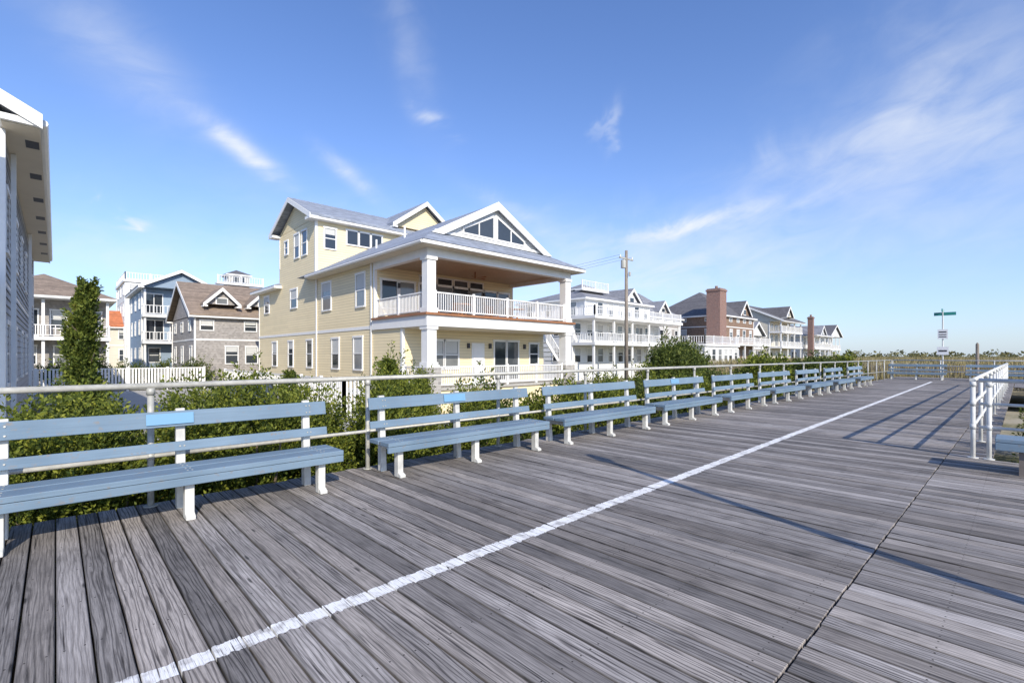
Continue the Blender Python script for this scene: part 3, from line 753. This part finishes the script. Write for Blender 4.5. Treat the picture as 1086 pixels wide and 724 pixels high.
while xs<3.4:
    bush('juniper_bush',xs,7.15+random.uniform(-.15,.25),.68,.66,2.0+random.uniform(-.2,.2),580,44,.048,spike=.40,width=.32); xs+=.74
for (x,y,rx,h) in((-1.6,8.6,.9,2.05),(.1,8.8,.9,2.0),(1.7,8.6,.8,2.05),(3.0,8.5,.7,2.0)): bush('juniper_bush',x,y,rx,.7,h,500,38,.058,spike=.46,width=.32)
for (x,y,rx,h,n) in((3.75,7.0,.55,1.95,520),(4.35,7.9,.62,2.2,540),(5.3,8.6,.6,2.1,440),(6.6,8.2,.6,1.75,360)): bush('juniper_bush',x,y,rx,.55,h,n,48,.052,spike=.46,width=.32)
for x in np.arange(7.2,26,1.5):
    bush('juniper_bush',float(x),8.7+random.uniform(-.7,1.2),1.05,.8,1.75+random.uniform(-.3,.35),280,30,.085,spike=.42,mat=LEAF if random.random()<.6 else LEAF2)
for (x,y,h) in((24.5,13.5,2.8),(26.3,14,3.0),(27.8,14.6,2.9),(29.5,14.8,3.1),(31.2,15.4,2.7)): bush('pine_shrub',x,y,1.2,1.0,h,300,34,.14,spike=.85,mat=LEAF2)
for x in np.arange(31,56,2.9):
    bush('pine_shrub',float(x),11.2+random.uniform(-1.5,1.8),1.7,1.3,2.35+random.uniform(-.6,.4),200,28,.18,spike=.7,mat=random.choice((LEAF2,LEAF,LEAF3)))
for x in np.arange(11,20,1.3):
    bush('juniper_bush',float(x),-.55+random.uniform(-.2,.1),.8,.5,1.95,170,34,.06,spike=.35)
for x in np.arange(0,9,2.2): bush('pine_shrub',float(x),48.6,1.3,.9,2.2+random.uniform(-.3,.5),150,26,.12,spike=.6,mat=LEAF2)

b=MB(); nx,ny=60,50
idx={}
for i in range(nx):
    for j in range(ny):
        x=43+ (i/(nx-1))**1.6*500; y=-160+j/(ny-1)*186
        z=GZ+.02+min(1,max(0,(x-43)/12))*min(1,max(0,(26-y)/6))*(1.0+.55*math.sin(x*.11+y*.07)+.4*math.sin(x*.05-y*.13)+.25*math.sin(x*.31+y*.27))
        idx[i,j]=len(b.v); b.v.append((x,y,max(z,GZ+.02)))
for i in range(nx-1):
    for j in range(ny-1): b.f.append((idx[i,j],idx[i+1,j],idx[i+1,j+1],idx[i,j+1]))
DN=mat_plain('dune_sand_grass',(.36,.31,.19),.95,.35,1.2,.4)
b.obj('dune',DN,None,True)
N=60000
gx=44+rng.random(N)**1.4*130; gy=-30+rng.random(N)*58
gz=GZ+.3+np.clip((gx-43)/12,0,1)*.9
leafmesh('dune_grass',np.stack([gx,gy,gz],1),np.stack([rng.normal(size=N)*.3,rng.normal(size=N)*.3,np.ones(N)],1),.8+.6*rng.random(N),np.full(N,.022)+gx*.0003,GRASSM)
F=empty('sand_fence'); b=MB()
y=-8.0
while y<22:
    b.box(47+.3*math.sin(y*.4),47.02+.3*math.sin(y*.4),y,y+.05,GZ+.2,.75+.06*math.sin(y*7)); y+=.14
b.obj('slats',DARKW,F)
ns=420
bx=170+rng.random(ns)*150; by=-140+rng.random(ns)*260
B_=np.stack([bx,by,GZ+rng.random(ns)**1.5*1.9+.5],1)
P,Dd,L=sprigs(B_,np.tile(np.array([[0,0,1.]]),(ns,1)),np.full(ns,2.2)*(.3+rng.random(ns)),np.full(ns,3.0),30,.7)
leafmesh('distant_trees',P,Dd,L,L*.35,LEAF3)

# ------------------------------------------------------------ world
SD=Vector((-.33,-.945,0)).normalized(); EL=math.radians(32)
w=bpy.data.worlds.new('World'); S.world=w; w.use_nodes=True; nt=w.node_tree
bg=nt.nodes['Background']
sky=nt.nodes.new('ShaderNodeTexSky'); sky.sky_type='NISHITA'; sky.sun_disc=False; sky.sun_elevation=EL
sky.sun_rotation=math.atan2(SD.x,SD.y); sky.air_density=1.0; sky.dust_density=.6; sky.ozone_density=2.0
tc=nt.nodes.new('ShaderNodeTexCoord'); dv=tc.outputs['Generated']; dx,dy,dz=sep(nt,dv)
az=M(nt,'MULTIPLY',M(nt,'ARCTAN2',dy,dx),180/math.pi); el=M(nt,'MULTIPLY',M(nt,'ARCSINE',dz),180/math.pi)
nz=noise(nt,comb(nt,az,el,0),.13,4,.6,.8)
az2=M(nt,'ADD',az,M(nt,'MULTIPLY',M(nt,'SUBTRACT',nz,.5),9)); el2=M(nt,'ADD',el,M(nt,'MULTIPLY',M(nt,'SUBTRACT',nz,.5),6))
tot=None
for (a0,e0,sl,sw,ang,s) in ((75.5,20.2,4.0,1.0,30,.95),(65.5,19.8,3.0,.9,35,.6),(55.6,25.5,1.8,.7,10,.7),(35.3,25.3,1.9,.9,-70,.45),(26,14.2,7,1.0,-8,.7),
        (85.6,12.7,1.0,.6,0,.8),(16,17,13,4.0,-20,.38),(4,19,8,8,-50,.45),(59,33,7,2,70,.2),(86,26,9,3,35,.3),(45,12,24,4.0,5,.38),(80,9,20,3.5,0,.38),(7,33,1.5,.7,0,.7),(30,9,25,3.5,-4,.34),
        (47,17,6,1.0,25,.3)):
    ca,sa=math.cos(math.radians(ang)),math.sin(math.radians(ang))
    A=M(nt,'SUBTRACT',az2,a0); Bq=M(nt,'SUBTRACT',el2,e0)
    u=M(nt,'DIVIDE',M(nt,'ADD',M(nt,'MULTIPLY',A,ca),M(nt,'MULTIPLY',Bq,sa)),sl)
    v=M(nt,'DIVIDE',M(nt,'SUBTRACT',M(nt,'MULTIPLY',Bq,ca),M(nt,'MULTIPLY',A,sa)),sw)
    gsn=M(nt,'MULTIPLY',M(nt,'EXPONENT',M(nt,'MULTIPLY',M(nt,'ADD',M(nt,'MULTIPLY',u,u),M(nt,'MULTIPLY',v,v)),-1.0)),s)
    tot=gsn if tot is None else M(nt,'ADD',tot,gsn)
tx=comb(nt,M(nt,'ADD',M(nt,'MULTIPLY',az,.10),M(nt,'MULTIPLY',el,-.03)),M(nt,'ADD',M(nt,'MULTIPLY',el,.26),M(nt,'MULTIPLY',az,.06)),0)
st=ramp(nt,noise(nt,tx,1.4,6,.56,.6),[(.3,0.28),(.7,1.0)])
cl=M(nt,'MULTIPLY',tot,st,clamp=True)
tint=mixc(nt,1.0,sky.outputs[0],(.95,1.15,1.58),'MULTIPLY')
hz=M(nt,'EXPONENT',M(nt,'MULTIPLY',M(nt,'MAXIMUM',el,0),-.10))
tint=mixc(nt,M(nt,'MULTIPLY',hz,.5),tint,(5.1,5.8,6.8))
lk(nt,mixc(nt,cl,tint,(6.5,6.8,7.2)),bg.inputs['Color'])
bg.inputs['Strength'].default_value=.14
sl=bpy.data.lights.new('sun','SUN'); sl.energy=5.0; sl.angle=math.radians(.5); sl.color=(1,.92,.79)
so=bpy.data.objects.new('sun',sl); COL.objects.link(so)
ld=-Vector((SD.x*math.cos(EL),SD.y*math.cos(EL),math.sin(EL)))
so.rotation_euler=ld.to_track_quat('-Z','Y').to_euler(); so.location=(-20,-40,40)
S.view_settings.view_transform='Standard'; S.view_settings.look='None'; S.view_settings.exposure=0

# ------------------------------------------------------------ camera
c=bpy.data.cameras.new('camera'); co=bpy.data.objects.new('camera',c); COL.objects.link(co)
c.sensor_width=36; c.lens=36*512/1086; c.shift_y=15/1086; c.clip_end=5000; c.clip_start=.05
co.location=(0,0,1.5); co.rotation_euler=(math.radians(90),0,math.radians(46.6-90))
S.camera=co
